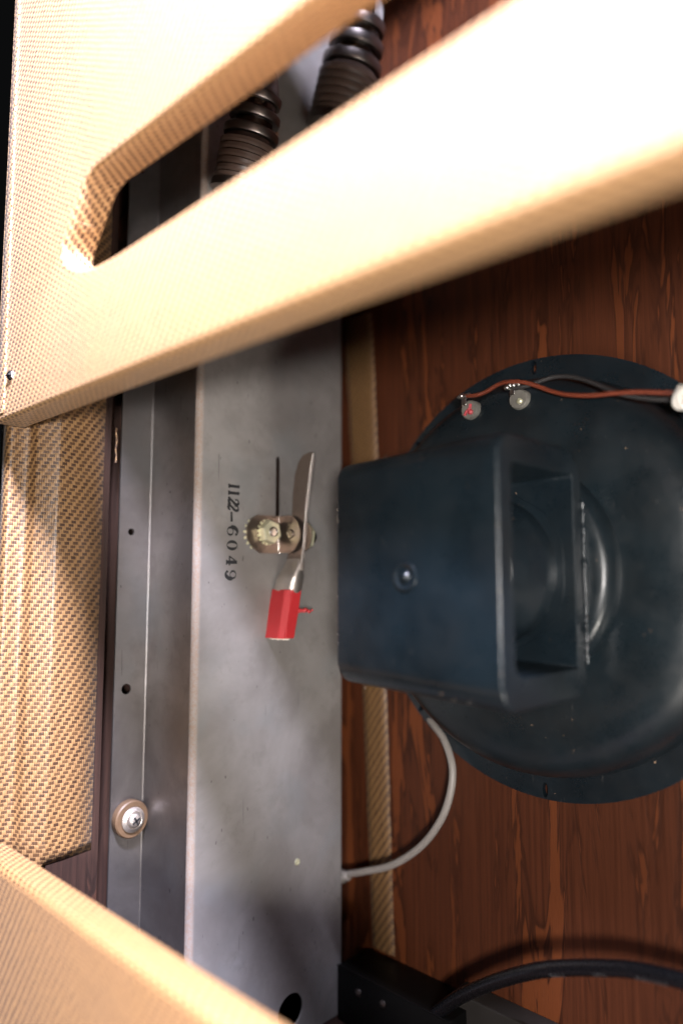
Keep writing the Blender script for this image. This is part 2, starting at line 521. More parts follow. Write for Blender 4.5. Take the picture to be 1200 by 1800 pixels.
# ------------------------------------------------------------------ the cabinet
ZP, TP = 23.338, 1.666           # face of the back panels, their thickness
cab = thing('amplifier_cabinet', 'open guitar amplifier cabinet of dark stained wood lined with striped tweed cloth', 'cabinet', (0, -29, 0))
bm = new(); add_box(bm, -3, 52, -29.5, 46, -1.5, 0)
box_uv(bm); build('baffle_board', bm, 'baffle', cab, smooth=0, label='reddish brown stained plywood board behind the speaker')
bm = new()
add_box(bm, -3, -1.5, -29.5, 46, .003, 16.9)                         # recessed wall behind the chassis
add_box(bm, -3, -.06, -29.5, 46, 16.903, 19.9)
build('side_wall', bm, 'bare_wood', cab, smooth=0)
# tweed that is folded over the wall's inner edge and rebate, cut off above the lower panel
def wrap(bm, prof, y0, y1, ny, cut=None):
    uv = bm.loops.layers.uv.verify()
    pl = [0]
    for a, b in zip(prof, prof[1:]): pl.append(pl[-1] + math.hypot(a[0] - b[0], a[1] - b[1]))
    u0 = -prof[-1][1]
    tot = pl[-1]
    g = []
    for i in range(ny + 1):
        row = []
        for (x, z), s in zip(prof, pl):
            lo = y0 + (cut(z) if cut else 0)
            y = lo + (y1 - lo) * i / ny
            q = noise.noise(Vector((s * .8, y * .35, 3))) * .03
            row.append((bm.verts.new((x + q, y, z)), (u0 - (tot - s), y)))
        g.append(row)
    for i in range(ny):
        for j in range(len(prof) - 1):
            q = (g[i][j], g[i][j + 1], g[i + 1][j + 1], g[i + 1][j])
            f = bm.faces.new([a[0] for a in q])
            for l, a in zip(f.loops, q): l[uv].uv = a[1]
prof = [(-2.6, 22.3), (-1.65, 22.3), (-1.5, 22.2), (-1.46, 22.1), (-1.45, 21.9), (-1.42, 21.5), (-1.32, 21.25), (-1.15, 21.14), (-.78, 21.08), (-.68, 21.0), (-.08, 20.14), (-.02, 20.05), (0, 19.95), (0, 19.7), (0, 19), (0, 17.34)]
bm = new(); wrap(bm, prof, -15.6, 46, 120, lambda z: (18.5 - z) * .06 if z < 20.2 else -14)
build('tweed_lining', bm, 'tweed_shaded', cab, smooth=60, solid=.05, label='tan and brown diagonal tweed folded over the inner wall edge')
bm = new()
P = [(.03 + .012 * math.sin(i * 2.1), 8.7 - i * .16 + .0, 16.93 + .02 * math.sin(i * .9)) for i in range(14)]
add_tube(bm, [Vector((.05, p[1], 16.62 + .03 * math.sin(i))) for i, p in enumerate(P)], .035, 6)
build('loose_thread', bm, 'tweed', cab)
# strip of tweed tacked along the baffle, slightly askew
bm = new(); uvl = bm.loops.layers.uv.verify()
ed = [(46, .95, 4.5), (13.06, 3.51, 6.20), (-8.7, 4.95, 7.1), (-24.5, 5.73, 7.62), (-27.6, 5.9, 7.75)]
def strip_x(y):
    for a, b in zip(ed, ed[1:]):
        if b[0] <= y <= a[0]:
            t = (y - b[0]) / (a[0] - b[0]); return b[1] + (a[1] - b[1]) * t, b[2] + (a[2] - b[2]) * t
    return ed[-1][1:]
rows = []
for i in range(101):
    y = 19 - i * (19 + 24.7) / 100
    a, b = strip_x(y)
    a += .05 * noise.noise(Vector((1, y * .6, 0))); b += .05 * noise.noise(Vector((7, y * .6, 0)))
    rows.append([(bm.verts.new((x, y, z)), (x, y)) for x, z in ((a, .01), (a + .06, .10), (a + .5, .14), (b - .5, .14), (b - .06, .10), (b, .01))])
for A, B in zip(rows, rows[1:]):
    for j in range(5):
        q = (A[j], A[j + 1], B[j + 1], B[j])
        f = bm.faces.new([e[0] for e in q])
        for l, e in zip(f.loops, q): l[uvl].uv = e[1]
build('tweed_strip', bm, 'tweed_shaded', cab, smooth=60, label='narrow strip of tweed running down the plywood between chassis and speaker')
bm = new(); add_box(bm, -3, 52, -29.5, -28.2, .003, 21.5); build('bottom_wall', bm, 'bare_wood', cab, smooth=0)
bm = new(); add_box(bm, -3, 52, 46.003, 47.5, -1.5, 21.5); build('top_wall', bm, 'bare_wood', cab, smooth=0)
bm = new(); add_box(bm, 13.2, 50, -28.197, -24.2, .003, 1.5, .12); build('corner_batten', bm, 'batten', cab, smooth=30)

# ------------------------------------------------------------------ the two back panels
SX = 18.914
up = thing('back_panel', 'large brightly lit upper back panel in tan tweed with a long rounded vent slot', 'panel', (-1, 8.03, ZP))
bm = new()
outer = rrect(-1, 52, 8.03, 45, .35, 4)
hole = [(46, 45)] and slot2(10.75 - 2.36, 43, 15.83, 2.415, 14)
sl0 = [(9.15, 18.02), (8.7, 17.7), (7.75, 16.6), (7.0, 15.7), (6.82, 15.3), (6.95, 14.85), (7.4, 14.42), (8.1, 14.05), (9.0, 13.72), (10.2, 13.5)]
sl = [(p.x, p.y) for p in catmull([(x, y, 0) for x, y in sl0], 4)]
hole = [(x, 13.41) for x in (12, 16, 22, 30, 38, 43)] + [(43.4, 13.6), (43.7, 14.5), (43.7, 16), (43.4, 16.9), (43, 17.2)] + [(x, 18.2 - .03 * (x - 10)) for x in (38, 30, 22, 16, 12)] + [(9.9, 18.2)] + sl
cloth_panel(bm, outer, [hole], ZP, TP, .24)
build('cloth_cover', bm, 'tweed', up, smooth=60)
# folded hem with a line of stitches along the left edge
def hem_x(y): return .45 + (11.09 - y) * .0214
bm = new(); uvl = bm.loops.layers.uv.verify(); rows = []
for i in range(61):
    y = 8.45 + i * 36.1 / 60
    h = hem_x(y)
    rows.append([(bm.verts.new((x, y, z)), (x * .96 + .2, y + x * .2)) for x, z in ((-.6, ZP + .003), (-.55, ZP + .05), (h - .10, ZP + .06), (h - .03, ZP + .045), (h, ZP + .003))])
for A, B in zip(rows, rows[1:]):
    for j in range(4):
        q = (A[j], A[j + 1], B[j + 1], B[j]); f = bm.faces.new([e[0] for e in q])
        for l, e in zip(f.loops, q): l[uvl].uv = e[1]
build('hem', bm, 'tweed', up, smooth=50)
bm = new(); add_lathe(bm, [(0, -.12), (.018, -.10), (.024, 0), (.018, .10), (0, .12)], (0, 0, 0), (-.0214, 1, 0), 8)
for v in bm.verts: v.co += Vector((hem_x(9) - .02, 9, ZP + .05))
st = build('stitch', bm, 'stitch', up)
for i in range(1, 100):
    y = 9 + i * .35
    copy_part(st, (hem_x(y) - hem_x(9) + random.uniform(-.012, .012), i * .35 + random.uniform(-.02, .02), 0))
# small screw in the corner
bm = new(); add_lathe(bm, [(0, .22), (.10, .21), (.22, .15), (.30, .05), (.31, 0), (.31, -.3), (0, -.3)], (1.16, 10.32, ZP), 'z', 20)
scr = build('screw', bm, 'bright', up)
bm = new(); add_box(bm, .92, 1.40, 10.29, 10.35, ZP + .10, ZP + .225); build('slot', bm, 'ink', scr, smooth=0)
# cloth overlap seams across the slot's end wall
for pts in (((9.0, 17.95), 0), ((7.7, 16.5), 0)):
    (x, y), _ = pts
    bm = new()
    add_tube(bm, [Vector((x + .02 * math.sin(i * 1.3) + i * .03, y + .01 * i, ZP - .3 - i * .19)) for i in range(7)], .022, 8)
    build('cloth_fold', bm, 'tweed', up)

lo = thing('back_panel', 'lower back panel in tan tweed, its pale rounded top edge crossing the bottom corner', 'panel', (-1, -40, ZP))
bm = new()
cloth_panel(bm, rrect(-1, 27, -40, -14.207, .35, 4), [], ZP, TP, .42)
build('cloth_cover', bm, 'tweed_dimmed', lo, smooth=60)

# ------------------------------------------------------------------ the chassis
CX, XF, ZF1, ZF2, ZC2 = 5.242, .30, 16.398, 14.309, 2.5
ch = thing('steel_chassis', 'long dull grey sheet steel chassis stamped with a black serial number', 'chassis', (XF, -28, 9))
RB = .32
Y0, Y1 = -28.1, 45.9
bm = new()
slot_v = [(8.03 + .2 * math.cos(t), 7.2 + .2 * math.sin(t)) for t in [PI * i / 8 for i in range(9)]] + [(8.03 + .4 * 0 - .2, -6), (8.23, -6)][:0]
def vslot(z, ya, yb, r):
    return [(z + r * math.cos(t), yb + r * math.sin(t)) for t in [PI * i / 8 for i in range(9)]] + [(z + r * math.cos(t), ya + r * math.sin(t)) for t in [PI + PI * i / 8 for i in range(9)]]
face_holes = [vslot(8.25, 3.0, 7.2, .19), circle(6.9, -26.3, 1.02, 24), circle(13.3, 23.2, .3, 12)]
MX = lambda u, v, h: (CX + h, v, u)
face = [(ZC2 + .05, Y0), (ZF2 - RB, Y0), (ZF2 - RB, Y1), (ZC2 + .05, Y1)]
add_plate(bm, [face] + face_holes, MX, .12)
MF = lambda u, v, h: (XF + h, v, u)
fl = [(ZF2 + .08, Y0), (ZF1, Y0), (ZF1, Y1), (ZF2 + .08, Y1)]
add_plate(bm, [fl, circle(15.6, 2.47, .21, 16), circle(15.63, -6.82, .31, 18), circle(15.62, 11.75, .3, 16), circle(15.6, 25.5, .21, 14)], MF, .12)
def sweep(bm, prof, ya, yb, n=1):
    g = [[bm.verts.new((x, ya + (yb - ya) * i / n, z)) for x, z in prof] for i in range(n + 1)]
    for i in range(n):
        for j in range(len(prof) - 1): bm.faces.new((g[i][j], g[i][j + 1], g[i + 1][j + 1], g[i + 1][j]))
arc = [(CX - RB + RB * math.sin(PI / 2 * i / 8), ZF2 - RB + RB * math.cos(PI / 2 * i / 8)) for i in range(9)]
sweep(bm, [(XF, ZF2 + .08), (XF + .03, ZF2 + .02), (XF + .09, ZF2)] + arc, Y0, Y1, 1)
sweep(bm, [(CX, ZC2 + .05), (CX - .03, ZC2), (.2, ZC2)], Y0, Y1, 1)
uvl = bm.loops.layers.uv.verify()
for f in bm.faces:
    for l in f.loops: l[uvl].uv = (l.vert.co.z if l.vert.co.x > 3 else -9, l.vert.co.y)
body = build('sheet_metal_body', bm, 'steel', ch, smooth=35)
body.data.materials.append(MT['steel_shiny'])      # flange and side: shinier, slightly darker steel
for p in body.data.polygons:
    if p.center.x + ORG[body].x * S < (CX - RB - .05) * S: p.material_index = 1

# stamped serial number, drawn stroke by stroke: height 1, x to the right
def ell(cx, cy, rx, ry, a0, a1, n=20):
    return [(cx + rx * math.cos(math.radians(a0 + (a1 - a0) * i / n)), cy + ry * math.sin(math.radians(a0 + (a1 - a0) * i / n))) for i in range(n + 1)]
def bowl(cx, cy, rx, ry, thick, thin):     # closed oval with heavy sides
    return ('ring', ell(cx, cy, rx, ry, 0, 360, 36)[:-1], ell(cx, cy, rx - thick * 1.15, ry - thin * 1.7, 0, 360, 36)[:-1])
def stroke(pts, ws): return ('stroke', pts, ws)
G = {}
G['1'] = (.46, [stroke([(.24, 0), (.24, 1)], [.2, .2]), stroke([(.02, .03), (.46, .03)], [.09, .09]), stroke([(.06, .86), (.24, .96)], [.06, .12])])
G['2'] = (.74, [stroke(ell(.40, .72, .27, .235, 170, -38, 16) + [(.50, .46), (.30, .24), (.13, .09)], [.10, .10, .09, .08, .07, .07, .08, .10, .12, .14, .16, .17, .18, .18, .18, .18, .18, .17, .13, .08]),
                stroke([(.05, .06), (.30, .10), (.52, .04), (.70, .10), (.76, .24)], [.12, .16, .16, .14, .05]), ('dot', (.19, .70), .10)])
G['-'] = (.9, [stroke([(.05, .36), (.86, .40)], [.10, .12])])
G['6'] = (.84, [bowl(.44, .30, .36, .30, .14, .035), stroke([(.13, .30), (.10, .45), (.15, .68), (.28, .87), (.46, .965), (.60, .96), (.68, .90)], [.06, .18, .21, .19, .13, .05, .03]), ('dot', (.67, .84), .105)])
G['0'] = (.92, [bowl(.46, .5, .43, .5, .225, .035)])
G['4'] = (.84, [stroke([(.56, 0), (.56, .98)], [.18, .18]), stroke([(.53, .97), (.06, .27)], [.055, .055]), stroke([(.04, .29), (.82, .29)], [.07, .07]), stroke([(.38, .03), (.78, .03)], [.06, .06])])
G['9'] = (.84, [bowl(.40, .70, .36, .30, .14, .035), stroke([(.71, .70), (.74, .55), (.69, .32), (.56, .13), (.38, .035), (.24, .04), (.16, .10)], [.06, .18, .21, .19, .13, .05, .03]), ('dot', (.17, .16), .105)])
def glyph_bm(ch_, x0, base, h, slant=0, wsc=1.0, xo=CX):
    bm = new(); lay = [0]
    def P(x, y):
        return (xo + .004 + lay[0] * .0006, x0 - (x * wsc - y * slant * .0) * h, base - (y * h) )
    def poly(p): 
        bm.faces.new([bm.verts.new(P(*q)) for q in p])
    def quads(A, B, closed=False):
        n = len(A)
        va = [bm.verts.new(P(*q)) for q in A]; vb = [bm.verts.new(P(*q)) for q in B]
        for i in range(n if closed else n - 1):
            j = (i + 1) % n
            bm.faces.new((va[i], va[j], vb[j], vb[i]))
    for e in G[ch_][1]:
        lay[0] += 1
        sk = lambda q: (q[0] + slant * q[1], q[1])
        if e[0] == 'ring': quads([sk(q) for q in e[1]], [sk(q) for q in e[2]], True)
        elif e[0] == 'dot': poly([sk(q) for q in circle(e[1][0], e[1][1], e[2], 14)])
        else:
            pts, ws = e[1], e[2]
            if len(ws) < len(pts): ws = ws + [ws[-1]] * (len(pts) - len(ws))
            A, B = [], []
            for i, p in enumerate(pts):
                a = Vector(pts[max(i - 1, 0)]); b = Vector(pts[min(i + 1, len(pts) - 1)])
                t = (b - a).normalized(); nn = Vector((-t.y, t.x)) * (ws[i] * 1.36 + .035) / 2
                A.append(sk((p[0] + nn.x, p[1] + nn.y))); B.append(sk((p[0] - nn.x, p[1] - nn.y)))
            quads(A, B)
    return bm
# (character, top pixel row converted to Y, advance width cm, baseline Z)
Hn = .80
for c_, y, z, slant, wd in (('1', 5.30, 12.10, 0, .27), ('1', 4.89, 12.11, 0, .27), ('2', 4.55, 12.12, .22, .42), ('2', 4.18, 12.14, .22, .42), ('-', 3.66, 12.17, 0, .66),
                            ('6', 2.81, 12.18, 0, .66), ('0', 1.96, 12.19, 0, .66), ('4', 1.03, 12.20, 0, .60), ('9', .20, 12.26, 0, .63)):
    adv = G[c_][0]
    build('numeral', glyph_bm(c_, y, z, Hn, slant, wd / (adv * Hn)), 'ink', ch, smooth=0)
# screw with cup and fibre washers on the flange
sy, sz = -14.2, 15.30
bm = new(); add_lathe(bm, [(0, 0), (1.0, 0), (1.05, .06), (1.05, .50), (.98, .58), (.62, .58), (.58, .52), (0, .50)], (XF, sy, sz), 'x', 40)
ws = build('fibre_washer', bm, 'rubber', ch)
bm = new(); add_lathe(bm, [(.2, .585), (.68, .585), (.72, .62), (.70, .68), (.50, .80), (.46, .76), (.2, .72)], (XF, sy, sz), 'x', 36)
build('cup_washer', bm, 'neckmetal', ws)
bm = new(); add_lathe(bm, [(.40, .70), (.42, .78), (.39, .88), (.28, .96), (.12, 1.0), (0, 1.0)], (XF, sy, sz), 'x', 32)
sh = build('screw', bm, 'neckmetal', ch)
bm = new()
for a in (.5, .5 + PI / 2):
    d = Vector((0, math.cos(a), math.sin(a)))
    p = Vector((XF + .94, sy, sz)); q = Vector((0, -d.z, d.y))
    vs = [p + d * s1 * .25 + q * s2 * .055 + Vector((h, 0, 0)) for s1 in (-1, 1) for s2 in (-1, 1) for h in (-.1, .075)]
    bv = [bm.verts.new(v) for v in vs]
    for f in ((0, 1, 3, 2), (4, 6, 7, 5), (0, 4, 5, 1), (2, 3, 7, 6), (0, 2, 6, 4), (1, 5, 7, 3)): bm.faces.new([bv[i] for i in f])
build('cross_recess', bm, 'ink', sh, smooth=0)
# rivet low on the face
bm = new(); add_lathe(bm, [(.20, .002), (.19, .05), (.12, .07), (.10, .03), (0, .02)], (CX, -17.77, 6.44), 'x', 20)
build('rivet', bm, 'brass', ch)
bm = new(); add_lathe(bm, [(.5, 0), (.5, .15), (.36, .2), (.33, .55), (.2, .6), (0, .6)], (2.6, -20.9, ZC2 - .02), (.5, .1, -1), 20)
build('cable_grommet', bm, 'greycable', ch)
bm = new(); add_lathe(bm, [(0, -.2), (.40, -.2), (.42, .25), (.34, .38), (.30, .75), (.24, .8), (0, .8)], (4.55, -20.12, 1.85), (1, .37, .08), 20)
build('cable_sleeve', bm, 'greycable', ch)

# ------------------------------------------------------------------ lever switch bolted through the slot
sw = thing('lever_switch', 'plated lever with a red grip, pivoting on a bracket bolted to the grey chassis', 'lever switch', (CX, 2.4, 8.8))
bm = new()
xb = CX + .16
foot = [(z, y) for z, y in ((8.22, 1.25), (9.75, 1.22), (10.35, 1.55), (10.78, 2.1), (10.8, 2.75), (10.45, 3.3), (10.0, 3.55), (8.22, 3.58))]
add_plate(bm, [foot], lambda u, v, h: (xb + h, v, u), .12)
leg = [(5.42, 1.27)] + [(6.3 + 1.05 * math.cos(t), 2.42 + 1.15 * math.sin(t)) for t in [-PI / 2 + PI * i / 16 for i in range(17)]] + [(5.42, 3.57)]
add_plate(bm, [leg], lambda u, v, h: (u, v, 8.22 + h + .10), .12)
bmesh.ops.remove_doubles(bm, verts=bm.verts, dist=.0005)
bk = build('bracket', bm, 'lever', sw, smooth=30)
bm = new(); add_tube(bm, [Vector((xb - .04, y, 8.27)) for y in (1.26, 2, 3, 3.57)], .075, 10); build('bend', bm, 'bright', bk)
def toothed(o, axis, r, hole, h, n=16):
    bm = new(); ax = Vector((1, 0, 0)); 
    pts = []
    for i in range(n):
        a = 2 * PI * i / n
        for da, rr in ((0, r), (.14, r), (.17, r * .78), (.36, r * .78)): pts.append((o[2] + rr * math.cos(a + da), o[1] + rr * math.sin(a + da)))
    add_plate(bm, [pts, circle(o[2], o[1], hole, 16)], lambda u, v, q: (o[0] + h + q, v, u), h)
    return bm
ny, nz = 2.52, 9.28
build('lock_washer', toothed((CX + .005, 2.42, 9.95), 'x', 1.03, .3, .05), 'brass', sw, smooth=0)
build('lock_washer', toothed((xb + .005, ny, nz), 'x', .80, .3, .10), 'brass', sw, smooth=0)
bm = new(); hexnut(bm, (xb + .11, ny, nz), 'x', .74, .46, .27, .25); nut = build('hex_nut', bm, 'brass', sw, smooth=25)
bm = new(); add_lathe(bm, [(.28, -.3), (.28, .52), (.24, .57), (0, .58)], (xb + .1, ny, nz), 'x', 20)
for i in range(6): add_lathe(bm, [(.27, .22 + i * .07), (.30, .255 + i * .07), (.27, .29 + i * .07)], (xb + .1, ny, nz), 'x', 20)
build('bolt', bm, 'bright', sw)
bm = new(); add_lathe(bm, [(.30, 0), (.30, .03), (.26, .08), (.17, .085), (.14, .04), (.08, .03), (0, .07)], (6.5, 2.42, 8.32), 'z', 24); build('rivet', bm, 'lever', sw)
# lever blade, standing on edge
LZ = 8.06
blade = [(7.10, .15), (7.22, .8), (7.40, 2.2), (7.62, 4.2), (7.95, 6.2), (8.17, 7.25), (8.10, 7.34), (7.80, 7.36), (7.35, 7.26), (6.95, 6.9), (6.62, 6.2), (6.42, 5.0), (6.36, 3.6), (6.2, 2.2), (5.95, 1.0), (5.85, .15)]
bm = new(); add_plate(bm, [blade], lambda u, v, h: (u, v, LZ + h), .19)
lv = build('lever_blade', bm, 'lever', sw, smooth=25)
bm = new(); uvl = bm.loops.layers.uv.verify()
eg = [(7.10, .15), (7.22, .8), (7.40, 2.2), (7.62, 4.2), (7.95, 6.2), (8.17, 7.25)]
E = catmull([(x, y, 0) for x, y in eg], 30)
rr = []
for i, p in enumerate(E):
    b = .03 * (1 + noise.noise(Vector((0, p.y * 9, 0)))) + (.04 if i % 3 == 0 else 0) + random.uniform(0, .02)
    rr.append([bm.verts.new(v) for v in ((p.x - .01, p.y, LZ + .006), (p.x + .012 + b, p.y, LZ - .03), (p.x + .012 + b * .5, p.y, LZ - .095), (p.x + .012 + b, p.y, LZ - .16), (p.x - .01, p.y, LZ - .196))])
for A, B in zip(rr, rr[1:]):
    for j in range(4): bm.faces.new((A[j], A[j + 1], B[j + 1], B[j]))
build('sheared_edge', bm, 'knurl', lv, smooth=20)
# rolled neck that carries the grip
bm = new()
neck = []
for i in range(13):
    t = i / 12
    y = .9 - t * 2.1
    wv = .64 + .30 * min(1, t * 1.6)
    dv = .12 + .50 * (1 - math.cos(min(1, t * 1.5) * PI)) / 2
    cx = 6.52 - t * .52
    cz = LZ - .09 + .18 * t
    neck.append((Vector((cx, y, cz)), wv, dv))
rings = []
for p, a, b in neck:
    rings.append([bm.verts.new(p + Vector((a * math.copysign(abs(math.cos(q)) ** .75, math.cos(q)), 0, b * math.copysign(abs(math.sin(q)) ** .75, math.sin(q))))) for q in [2 * PI * j / 24 for j in range(24)]])
for A, B in zip(rings, rings[1:]):
    for j in range(24): bm.faces.new((A[j], A[(j + 1) % 24], B[(j + 1) % 24], B[j]))
bm.faces.new(rings[0]); bm.faces.new(rings[-1])
build('neck', bm, 'neckmetal', lv, smooth=60)
bm = new()
g0, g1 = Vector((6.02, -.98, LZ + .08)), Vector((5.92, -3.92, LZ + .55))
ax = (g1 - g0).normalized()
hx = [(-.88, .08), (-.80, .60), (.55, .66), (.92, .40), (.92, -.40), (.55, -.62), (-.70, -.62), (-.88, -.3)]
ra = []
for k, (t, s) in enumerate(((0, .97), (.012, 1.0), (.5, 1.0), (.985, .98), (1, .95))):
    p = g0.lerp(g1, t)
    ra.append([bm.verts.new(p + Vector((x * s, 0, z * s * .95))) for x, z in hx])
for A, B in zip(ra, ra[1:]):
    for j in range(8): bm.faces.new((A[j], A[(j + 1) % 8], B[(j + 1) % 8], B[j]))
bm.faces.new(ra[0]); bm.faces.new(ra[-1])
bmesh.ops.bevel(bm, geom=[e for e in bm.edges if abs((e.verts[0].co - e.verts[1].co).normalized().y) > .9], offset=.07, segments=2, affect='EDGES')
gp = build('grip', bm, 'red', sw, smooth=25)
bm = new()
n = 22; top = []; bot = []
for i in range(n):
    q = 2 * PI * i / n
    w_ = Vector((.80 * math.cos(q), 0, .50 * math.sin(q)))
    top.append(bm.verts.new(g1 + w_ + Vector((0, .03, 0)))); bot.append(bm.verts.new(g1 + w_ * .95 + Vector((0, -.05 - random.uniform(0, .05), 0))))
for i in range(n): bm.faces.new((top[i], top[(i + 1) % n], bot[(i + 1) % n], bot[i]))
bm.faces.new(bot)
build('raw_end', bm, 'cream', gp, smooth=0)
bm = new(); add_tube(bm, catmull([(6.7, -2.25, LZ - .1), (6.95, -2.28, LZ - .35), (7.1, -2.24, LZ - .6), (7.15, -2.33, LZ - .75), (7.25, -2.22, LZ - .95)], 4), lambda t: .15 - .08 * t + .03 * math.sin(t * 19), 8)
build('torn_flap', bm, 'red', gp)
# pivot bolt on the far side of the blade
bm = new(); hexnut(bm, (7.10, 2.25, LZ - .21), (.12, 0, -1), .86, .40, .2, .2); build('hex_nut', bm, 'brass', sw, smooth=25)
bm = new(); add_lathe(bm, [(.52, .40), (.52, .50), (.45, .72), (.28, .88), (0, .93)], (7.10, 2.25, LZ - .21), (.12, 0, -1), 28); build('dome_cap', bm, 'bright', sw)
bm = new(); add_lathe(bm, [(.2, 0), (.95, 0), (.95, .05), (.2, .05)], (7.10, 2.25, LZ - .20), (.12, 0, -1), 28); build('washer', bm, 'lever', sw, smooth=25)

# ------------------------------------------------------------------ the loudspeaker
sp = thing('loudspeaker', 'blue-black painted loudspeaker with a square magnet yoke, screwed to the wooden board', 'loudspeaker', (SX, 0, 0))
bm = new()
holes = [circle(SX, 0, 10.9, 96)]
for k in range(8):
    a = PI / 2 * k + (0 if k < 4 else PI / 4)
    if k >= 4: a = PI / 4 + PI / 2 * (k - 4)
    c, s = math.cos(a), math.sin(a)
    L = [(12.22 + .2 * math.cos(t) , .2 * math.sin(t)) for t in [2 * PI * i / 14 for i in range(14)]]
    holes.append([(SX + x * c - y * s, x * s + y * c) for x, y in [(12.0 + .42 * math.cos(t), .17 * math.sin(t)) for t in [2 * PI * i / 14 for i in range(14)]]])
add_plate(bm, [circle(SX, 0, 12.5, 140)] + holes, lambda u, v, h: (u, v, .40 + h), .38)
build('mounting_rim', bm, 'paint', sp, smooth=30)
bm = new()
add_lathe(bm, [(11.05, .30), (11.03, .7), (10.98, 1.3), (10.9, 1.85), (10.76, 2.35), (10.54, 2.8), (10.24, 3.18), (9.86, 3.48), (9.4, 3.70), (8.8, 3.86), (8.0, 3.96), (7.1, 4.02), (6.10, 4.04), (6.06, 4.55), (5.97, 4.82), (5.82, 5.03), (5.6, 5.15), (5.2, 5.2), (0, 5.22)], (SX + .2, 0, 0), 'z', 160)
build('basket', bm, 'paint_dusty', sp, smooth=60)
# yoke: flat steel bent into a rectangular loop, open to left and right
YX0, YX1 = SX - 4.2, SX + 5.0
bm = new()
outer = rrect(5.25, 12.62, -5.60, 5.45, [.9, 1.6, 1.0, 1.2], 8)      # u = Z, v = Y
inner = rrect(6.15, 11.60, -4.28, 4.30, [.3, .2, .12, .7], 8)
n = len(outer)
def loopverts(x, L):
    q = .972 + .075 * (x - YX0) / (YX1 - YX0)          # the loop is bent a little wider at its right end
    return [bm.verts.new((x, v * q, u)) for u, v in L]
def inset(L, d):
    out = []
    for i in range(len(L)):
        a, b, c = Vector(L[i - 1]), Vector(L[i]), Vector(L[(i + 1) % len(L)])
        t = (c - a).normalized(); out.append((b.x - t.y * d, b.y + t.x * d))
    return out
bv = .16
def rim_at(x, s):
    return [loopverts(x + s * bv * (1 - math.cos(q)), inset(outer, bv * (1 - math.sin(q)))) for q in [PI / 2 * i / 4 for i in range(5)]]
O = rim_at(YX0, 1) + rim_at(YX1, -1)[::-1]
I = [loopverts(YX1, inset(inner, -.05)), loopverts(YX1 - .05, inner), loopverts(YX0 + .05, inner), loopverts(YX0, inset(inner, -.05))]
chain = O + I + [O[0]]
for A, B in zip(chain, chain[1:]):
    for j in range(n): bm.faces.new((A[j], A[(j + 1) % n], B[(j + 1) % n], B[j]))
build('magnet_yoke', bm, 'paint', sp, smooth=35)
yk = bpy.data.objects['magnet_yoke']
bm = new()
add_lathe(bm, [(.68, .0), (.65, .07), (.58, .10), (.50, .07), (.42, .004), (.30, .004), (.24, .05), (.18, .15), (.10, .20), (0, .21)], (SX + .12, -.3, 12.62), 'z', 36)
build('rivet_head', bm, 'paint', yk)
bm = new()
random.seed(21)
for i in range(26):                                  # bare flecks where paint has chipped off the edges
    if i < 12: c0 = Vector((YX0 + .03, random.uniform(-4.6, 4.6), 12.60 - random.uniform(0, .05)))
    elif i < 20: c0 = Vector((YX1 - .07, random.uniform(-4.8, 4.8), 12.585))
    else: c0 = Vector((random.uniform(YX0 + 1, YX1 - 1), 5.36 if i % 2 else -5.5, 12.2))
    r = random.uniform(.02, .055)
    add_lathe(bm, [(0, .03), (r * .8, .025), (r, 0), (0, -.02)], c0, (random.uniform(-.3, .3) - (.5 if i < 12 else 0), 0, 1), 6, phase=random.random())
build('paint_chip', bm, 'cream_worn', yk, kind='stuff', smooth=0)
bm = new()
add_lathe(bm, [(3.1, 11.7), (3.1, 8.3), (0, 8.3)], (SX + .4, 0, 0), 'z', 64)
build('magnet', bm, 'magnet', sp)
bm = new()
add_lathe(bm, [(3.05, 9.2), (3.14, 9.15), (3.18, 8.95), (3.26, 8.2), (3.46, 7.45), (3.60, 7.15), (3.66, 6.95), (3.68, 6.62), (3.72, 6.1)], (SX + .4, 0, 0), 'z', 72)
build('pole_collar', bm, 'paint', sp, smooth=25)
bm = new()
hexr = [(SX + .4 + (4.02 + .16 * abs(math.sin(3 * t))) * math.cos(t), (4.02 + .16 * abs(math.sin(3 * t))) * math.sin(t)) for t in [2 * PI * i / 72 for i in range(72)]]
add_plate(bm, [hexr], lambda u, v, h: (u, v, 6.15 + .07 + h), .2)
build('front_plate', bm, 'paint', sp, smooth=25)
# weld bead along the yoke's foot
bm = new()
P = [Vector((YX1 + .02 + .04 * noise.noise(Vector((y * 2, 0, 0))), y, 5.22)) for y in [3.4 - i * .12 for i in range(66)] ]
add_tube(bm, P, lambda t: .09 + .09 * max(0, noise.noise(Vector((t * 24, 5, 0)))) + .05 * max(0, noise.noise(Vector((t * 60, 9, 0)))), 10)
build('weld_bead', bm, 'paint', sp, smooth=60)
# solder terminals
for k, (tx, ty, tz) in enumerate(((16.82, 9.2, 3.88), (19.94, 9.25, 3.88))):
    bm = new(); add_lathe(bm, [(.56, -.35), (.56, .12), (.50, .20), (.2, .22), (0, .22)], (tx, ty, tz), 'z', 28)
    d = build('terminal', bm, 'disc', sp)
    bm = new(); add_lathe(bm, [(.16, .2), (.16, .30), (.10, .36), (0, .37)], (tx + .14, ty - .16, tz), 'z', 14); build('rivet', bm, 'brass' if k else 'pinkdab', d)
    bm = new(); add_box(bm, tx - .45, tx - .15, ty + .25, ty + .85, tz + .22, tz + .27, .02); build('solder_lug', bm, 'solder', d)
    bm = new()
    for q in range(4):
        o = Vector((tx - .55 + .22 * q + random.uniform(-.04, .04), ty + .72 + random.uniform(-.08, .12), tz + .34))
        r = random.uniform(.12, .2)
        add_lathe(bm, [(0, -r), (r * .7, -r * .7), (r, 0), (r * .7, r * .7), (0, r)], o, 'z', 12)
    build('solder_blob', bm, 'solder', d, smooth=70)
